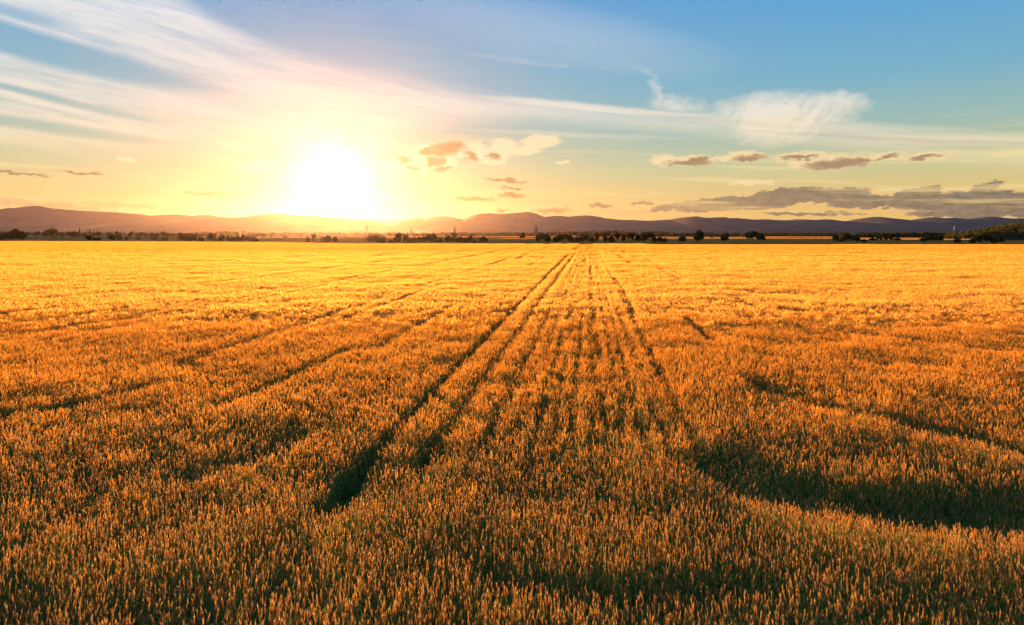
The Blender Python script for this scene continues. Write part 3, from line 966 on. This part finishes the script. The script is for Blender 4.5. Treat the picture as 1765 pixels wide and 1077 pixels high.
def right_hill():
    xs = np.linspace(hx(1650), hx(2050), 40); ys = np.linspace(HY - 80, HY + 330, 30)
    vs = [(x, y, float(hill_h(x, y))) for y in ys for x in xs]
    n = len(xs)
    fs = [(r * n + c, r * n + c + 1, (r + 1) * n + c + 1, (r + 1) * n + c) for r in range(len(ys) - 1) for c in range(n - 1)]
    tag(obj('hill', mesh('hill', vs, fs, [plain('wooded_ground', (.030, .036, .014), (.045, .050, .018), .1, .95)])), kind='structure')
    r = np.random.RandomState(77)
    V_, F_ = [], []
    for _ in range(520):
        x = r.uniform(hx(1662), hx(2040)); y = r.uniform(HY - 72, HY + 60)
        g = float(hill_h(x, y)); H = 7 + 5 * r.rand(); rad = 3.2 + 2 * r.rand()
        if x < hx(1690): H *= .75
        per = 90
        d = r.randn(per, 3); d /= np.linalg.norm(d, axis=1)[:, None]
        c = np.array((x, y, g + H * .55)) + d * np.array((rad, rad, H * .45)) * (r.rand(per, 1) ** .3)
        a = r.randn(per, 3); a /= np.linalg.norm(a, axis=1)[:, None]
        b = np.cross(a, r.randn(per, 3)); b /= np.linalg.norm(b, axis=1)[:, None]
        s = .75 * (.6 + .8 * r.rand(per, 1))
        i = len(V_)
        V_ += list(np.stack([c - a * s, c - b * s, c + a * s, c + b * s], 1).reshape(-1, 3))
        F_ += [(i + 4 * k, i + 4 * k + 1, i + 4 * k + 2, i + 4 * k + 3) for k in range(per)]
    tag(obj('forest', mesh('forest', V_, F_, [plant_material('forest_leaves', (.045, .055, .018), (.085, .085, .028), trans=.35, patch=.08)])),
        'dense green forest covering the hill at the right edge', 'forest', kind='stuff')


right_hill()

# ------------------------------------------------------------------ pylons, poles, mast
steel = plain('grey_steel', (.16, .15, .14), (.22, .20, .19), 2.0, 0.6)
wood = plain('weathered_wood', (.07, .055, .04), (.11, .085, .06), 2.0, 0.9)
redp = plain('red_paint', (.50, .05, .03), (.42, .05, .03), 2.0, 0.6)
whip = plain('white_paint', (.75, .73, .70), (.66, .64, .60), 2.0, 0.6)


def bar(b, p, q, w):
    p, q = np.array(p, float), np.array(q, float)
    d = (q - p) / np.linalg.norm(q - p)
    u = np.cross(d, (0, 1, 0) if abs(d[1]) < .9 else (1, 0, 0)); u /= np.linalg.norm(u)
    v = np.cross(d, u)
    k = len(b.v)
    for e in (p, q):
        for s1, s2 in ((-1, -1), (1, -1), (1, 1), (-1, 1)):
            b.v.append(e + u * w / 2 * s1 + v * w / 2 * s2)
    for i in range(4):
        b.f.append((k + i, k + (i + 1) % 4, k + 4 + (i + 1) % 4, k + 4 + i)); b.m.append(0)
    b.f += [(k + 3, k + 2, k + 1, k), (k + 4, k + 5, k + 6, k + 7)]; b.m += [0, 0]


def pylon_protos():
    b = MB()
    Hh = 24.0
    wd = lambda z: 1.9 * (1 - z / Hh) + .28
    zs = [0, 4, 7.6, 10.8, 13.6, 16, 18.2, 20.2, 22, 24]
    for sx in (-1, 1):
        for sy in (-1, 1):
            bar(b, (sx * wd(0) , sy * wd(0), 0), (sx * wd(Hh), sy * wd(Hh), Hh), .26)
    for z0, z1 in zip(zs[:-1], zs[1:]):
        for s in (-1, 1):
            bar(b, (-wd(z0), s * wd(z0), z0), (wd(z1), s * wd(z1), z1), .14)
            bar(b, (wd(z0), s * wd(z0), z0), (-wd(z1), s * wd(z1), z1), .14)
            bar(b, (s * wd(z0), -wd(z0), z0), (s * wd(z1), wd(z1), z1), .14)
    mast = mesh('mast', b.v, b.f, [steel])
    arms = []
    for z, l in ((16.5, 4.4), (19.5, 3.8), (22.3, 2.8)):
        c = MB()
        for s in (-1, 1):
            bar(c, (-l, 0, z), (0, s * wd(z), z + .9), .13)
            bar(c, (l, 0, z), (0, s * wd(z), z + .9), .13)
        bar(c, (-l, 0, z), (l, 0, z), .24)
        arms.append(mesh('crossarm', c.v, c.f, [steel]))
    ins = []
    for z, l in ((16.5, 4.4), (19.5, 3.8), (22.3, 2.8)):
        for s in (-1, 1):
            c = MB(); bar(c, (s * l * .96, 0, z - 1.1), (s * l * .96, 0, z), .18)
            ins.append(mesh('insulator', c.v, c.f, [steel]))
    return mast, arms, ins


PM, PA, PI_ = pylon_protos()


def pylon(px, top, y, label, rz=0.0):
    t = bpy.data.objects.new('electricity_pylon', None); COL.objects.link(t)
    z0 = float(ground_z(y))
    t.location = ((px - 882.5) / F * y, y, z0)
    s = (EYE + (HOR - top) / F * y - z0) / 24.0
    t.scale = (s, s, s); t.rotation_euler = (0, 0, rz)
    obj('mast', PM, t)
    for i, a in enumerate(PA):
        ao = obj('crossarm', a, t)
        for k in (0, 1): obj('insulator', PI_[2 * i + k], ao)
    tag(t, label, 'pylon', 'power line pylons on the plain')


pylon(924, 388.5, 900, 'tallest steel pylon, at the left end of the long tree row', .5)
pylon(784, 391, 950, 'steel pylon rising above the short group of trees right of the sun', .5)
pylon(709, 393.5, 1050, 'steel pylon behind the group of trees nearest the sun on its right', .5)
pylon(632, 388, 1100, 'steel pylon drowned in the glare just right of the sun', .4)
pylon(496, 392, 1200, 'steel pylon standing just left of the glare of the sun', .4)
pylon(1399, 396, 1300, 'faint steel pylon directly behind the bare roadside pole on the right', .7)


def pole(px, top, y, label, arm=True, wd=.26):
    t = bpy.data.objects.new('utility_pole', None); COL.objects.link(t)
    z0 = float(ground_z(y))
    t.location = ((px - 882.5) / F * y, y, z0)
    H = EYE + (HOR - top) / F * y - z0
    b = MB(); b.spindle([np.array((0, 0, -.2)), np.array((0, 0, H * .5)), np.array((0, 0, H))], [wd * .6, wd * .5, wd * .36], 0, 8)
    k = len(b.v); b.f.append(tuple(range(k - 8, k))); b.m.append(0)
    obj('pole', mesh('pole', b.v, b.f, [wood]), t)
    if arm:
        b = MB(); bar(b, (-1.0, 0, H - .5), (1.0, 0, H - .5), .14)
        a = obj('crossarm', mesh('crossarm', b.v, b.f, [wood]), t)
        for s in (-.9, 0, .9):
            b = MB(); b.spindle([np.array((s, 0, H - .43)), np.array((s, 0, H - .3)), np.array((s, 0, H - .2))], [.05, .08, .03], 0, 6)
            obj('insulator', mesh('insulator', b.v, b.f, [steel]), a)
    tag(t, label, 'pole', 'wooden poles along the lanes')


pole(1407, 401, 560, 'bare wooden pole on the field edge right of the broad clump')
pole(1179, 390, 1250, 'thin pole rising behind the lone bushy tree', wd=.6)
pole(520, 400, 700, 'short pole at the left of the sun glare')
pole(343, 394, 1300, 'pole above the left end of the hedgerow', wd=.45)
pole(396, 392.5, 1300, 'pole above the middle of the hedgerow', wd=.45)
pole(416, 393, 1300, 'pole above the right end of the hedgerow', wd=.45)
pole(270, 394, 1300, 'tall pole at the right end of the village', wd=.4)
pole(228, 397, 1300, 'short pole in the right half of the village', wd=.4)
pole(215, 393, 1300, 'tallest pole in the middle of the village', wd=.45)
pole(63.5, 399, 690, 'pole in the meadow right of the far left clump')
pole(562, 393, 1300, 'pole swallowed by the glare right below the sun', wd=.4)
pole(727, 401, 900, 'small pole behind the trees between two pylons', wd=.3)
pole(947, 399, 900, 'pole rising out of the long tree row', wd=.3)


def striped_mast(px, top, y):
    t = bpy.data.objects.new('radio_mast', None); COL.objects.link(t)
    z0 = float(ground_z(y))
    t.location = ((px - 882.5) / F * y, y, z0)
    H = EYE + (HOR - top) / F * y - z0
    n = 7
    zz = [0, H * .45] + [H * (.45 + .55 * (i + 1) / 6) for i in range(6)]
    for i in range(len(zz) - 1):
        b = MB(); b.spindle([np.array((0, 0, zz[i])), np.array((0, 0, zz[i + 1]))], [.55 - .03 * i, .52 - .03 * i], 0, 8)
        k = len(b.v); b.f.append(tuple(range(k - 8, k))); b.m.append(0)
        obj('mast_section', mesh('mast_section', b.v, b.f, [whip if i == 0 else (redp if i % 2 else whip)]), t)
    for s in (-1, 1):
        b = MB(); bar(b, (s * .9, 0, H * .86), (s * .9, 0, H * .93), .5)
        obj('antenna', mesh('antenna', b.v, b.f, [steel]), t)
    tag(t, 'pale radio mast with red and white bands, left of the wooded hill', 'mast')


striped_mast(1645, 390, 980)

# ------------------------------------------------------------------ village houses
wallm = plain('pale_render', (.34, .32, .30), (.27, .25, .24), .4, 0.9)
roofm = plain('clay_roof', (.13, .075, .06), (.17, .09, .065), 1.2, 0.8)
glassm = plain('window_glass', (.04, .05, .06), (.06, .07, .08), 1.0, 0.2)


def house_protos(w, d, h, rh):
    def box(b, x0, x1, y0, y1, z0, z1):
        k = len(b.v)
        for z in (z0, z1):
            for x, y in ((x0, y0), (x1, y0), (x1, y1), (x0, y1)): b.v.append(np.array((x, y, z)))
        b.f += [(k, k + 3, k + 2, k + 1), (k + 4, k + 5, k + 6, k + 7)] + [(k + i, k + (i + 1) % 4, k + 4 + (i + 1) % 4, k + 4 + i) for i in range(4)]
        b.m += [0] * 6
    b = MB(); box(b, -w / 2, w / 2, -d / 2, d / 2, 0, h)
    k = len(b.v)
    for x in (-w / 2, w / 2):
        b.v += [np.array((x, -d / 2, h + .003)), np.array((x, d / 2, h + .003)), np.array((x, 0, h + rh * .96))]
    b.f += [(k, k + 2, k + 1), (k + 3, k + 4, k + 5)]; b.m += [0, 0]
    wall = mesh('wall', b.v, b.f, [wallm])
    b = MB(); e = .5; k = 0
    t = .25
    sec = [(-d / 2 - e, h - .25), (0, h + rh), (d / 2 + e, h - .25), (d / 2 + e, h - .25 + t), (0, h + rh + t), (-d / 2 - e, h - .25 + t)]
    for x in (-w / 2 - e, w / 2 + e):
        for y, z in sec: b.v.append(np.array((x, y, z)))
    b.f = [(i, (i + 1) % 6, 6 + (i + 1) % 6, 6 + i) for i in range(6)] + [(0, 5, 4, 1), (1, 4, 3, 2), (6, 7, 10, 11), (7, 8, 9, 10)]
    b.m = [0] * len(b.f)
    roof = mesh('roof', b.v, b.f, [roofm])
    b = MB(); box(b, w * .2, w * .2 + .8, -.4, .4, h + rh * .5, h + rh + 1.1)
    chim = mesh('chimney', b.v, b.f, [roofm])
    wins = []
    for x in np.linspace(-w * .35, w * .35, 4):
        for z in ([1.2] if h < 4.5 else [1.2, 4.0]):
            b = MB(); box(b, x - .55, x + .55, -d / 2 - .04, -d / 2 - .003, z, z + 1.3)
            wins.append(mesh('window', b.v, b.f, [glassm]))
    return wall, roof, chim, wins


HP = [house_protos(14, 9, 5.8, 3.6), house_protos(22, 10, 4.2, 3.4), house_protos(10, 9, 6.4, 4.2)]


def house(px, y, k, rz, label):
    t = bpy.data.objects.new('house', None); COL.objects.link(t)
    t.location = ((px - 882.5) / F * y, y, float(ground_z(y)))
    t.rotation_euler = (0, 0, rz)
    wall, roof, chim, wins = HP[k]
    obj('wall', wall, t); ro = obj('roof', roof, t); obj('chimney', chim, ro)
    for wm in wins: obj('window', wm, t)
    tag(t, label, 'house', 'houses of the village')


house(56, 1500, 0, .2, 'pale house at the left end of the village, right of the first tree clump')
house(63, 1560, 2, -.3, 'narrow pale house squeezed behind the leftmost village house')
house(74, 1500, 1, .1, 'long low house left of the big round village tree')
house(103, 1520, 2, .4, 'small tall house just right of the big round village tree')
house(113, 1480, 0, -.2, 'house between the big round tree and the poplars')
house(146, 1530, 0, .3, 'house hiding behind the leftmost poplar')
house(174, 1500, 1, 0, 'long low house right of the pair of poplars')
house(193, 1550, 2, .2, 'tall narrow house in the middle of the village')
house(212, 1500, 0, -.4, 'house at the foot of the tallest village pole')
house(233, 1520, 2, .1, 'small tall house beside the short village pole')
house(248, 1460, 1, .15, 'long white house near the right end of the village')
house(258, 1500, 0, -.1, 'pale house right beside the long white one')
house(276, 1540, 2, .3, 'last house at the right end of the village')

# small marker post on the field margin
b = MB(); b.spindle([np.array((0, 0, 0)), np.array((0, 0, 1.5))], [.10, .08], 0, 8); k = len(b.v); b.f.append(tuple(range(k - 8, k))); b.m.append(0)
mp = bpy.data.objects.new('marker_post', None); COL.objects.link(mp); mp.location = (((1083 - 882.5) / F) * 430, 430, -1.2)
obj('post', mesh('post', b.v, b.f, [wood]), mp)
b = MB(); bar(b, (-.25, 0, 1.35), (.25, 0, 1.35), .3); obj('board', mesh('board', b.v, b.f, [wood]), mp)
tag(mp, 'small dark marker post at the far edge of the wheat, below the tree row', 'post')

# ------------------------------------------------------------------ haze
def haze():
    x, y0, y1, z0, z1 = 13200, -300, 12000, -6, 460
    v = [(sx, sy, sz) for sz in (z0, z1) for sx, sy in ((-x, y0), (x, y0), (x, y1), (-x, y1))]
    f = [(3, 2, 1, 0), (4, 5, 6, 7)] + [(i, (i + 1) % 4, 4 + (i + 1) % 4, 4 + i) for i in range(4)]
    m, nt, out = mat('haze')
    p = nt.nodes.new('ShaderNodeVolumePrincipled')
    p.inputs['Color'].default_value = (.95, .70, .66, 1)
    p.inputs['Density'].default_value = 0.47e-5
    p.inputs['Anisotropy'].default_value = 0.86
    nt.links.new(p.outputs[0], out.inputs['Volume'])
    o = obj('haze', mesh('haze', v, f, [m]))
    tag(o, kind='stuff')


haze()
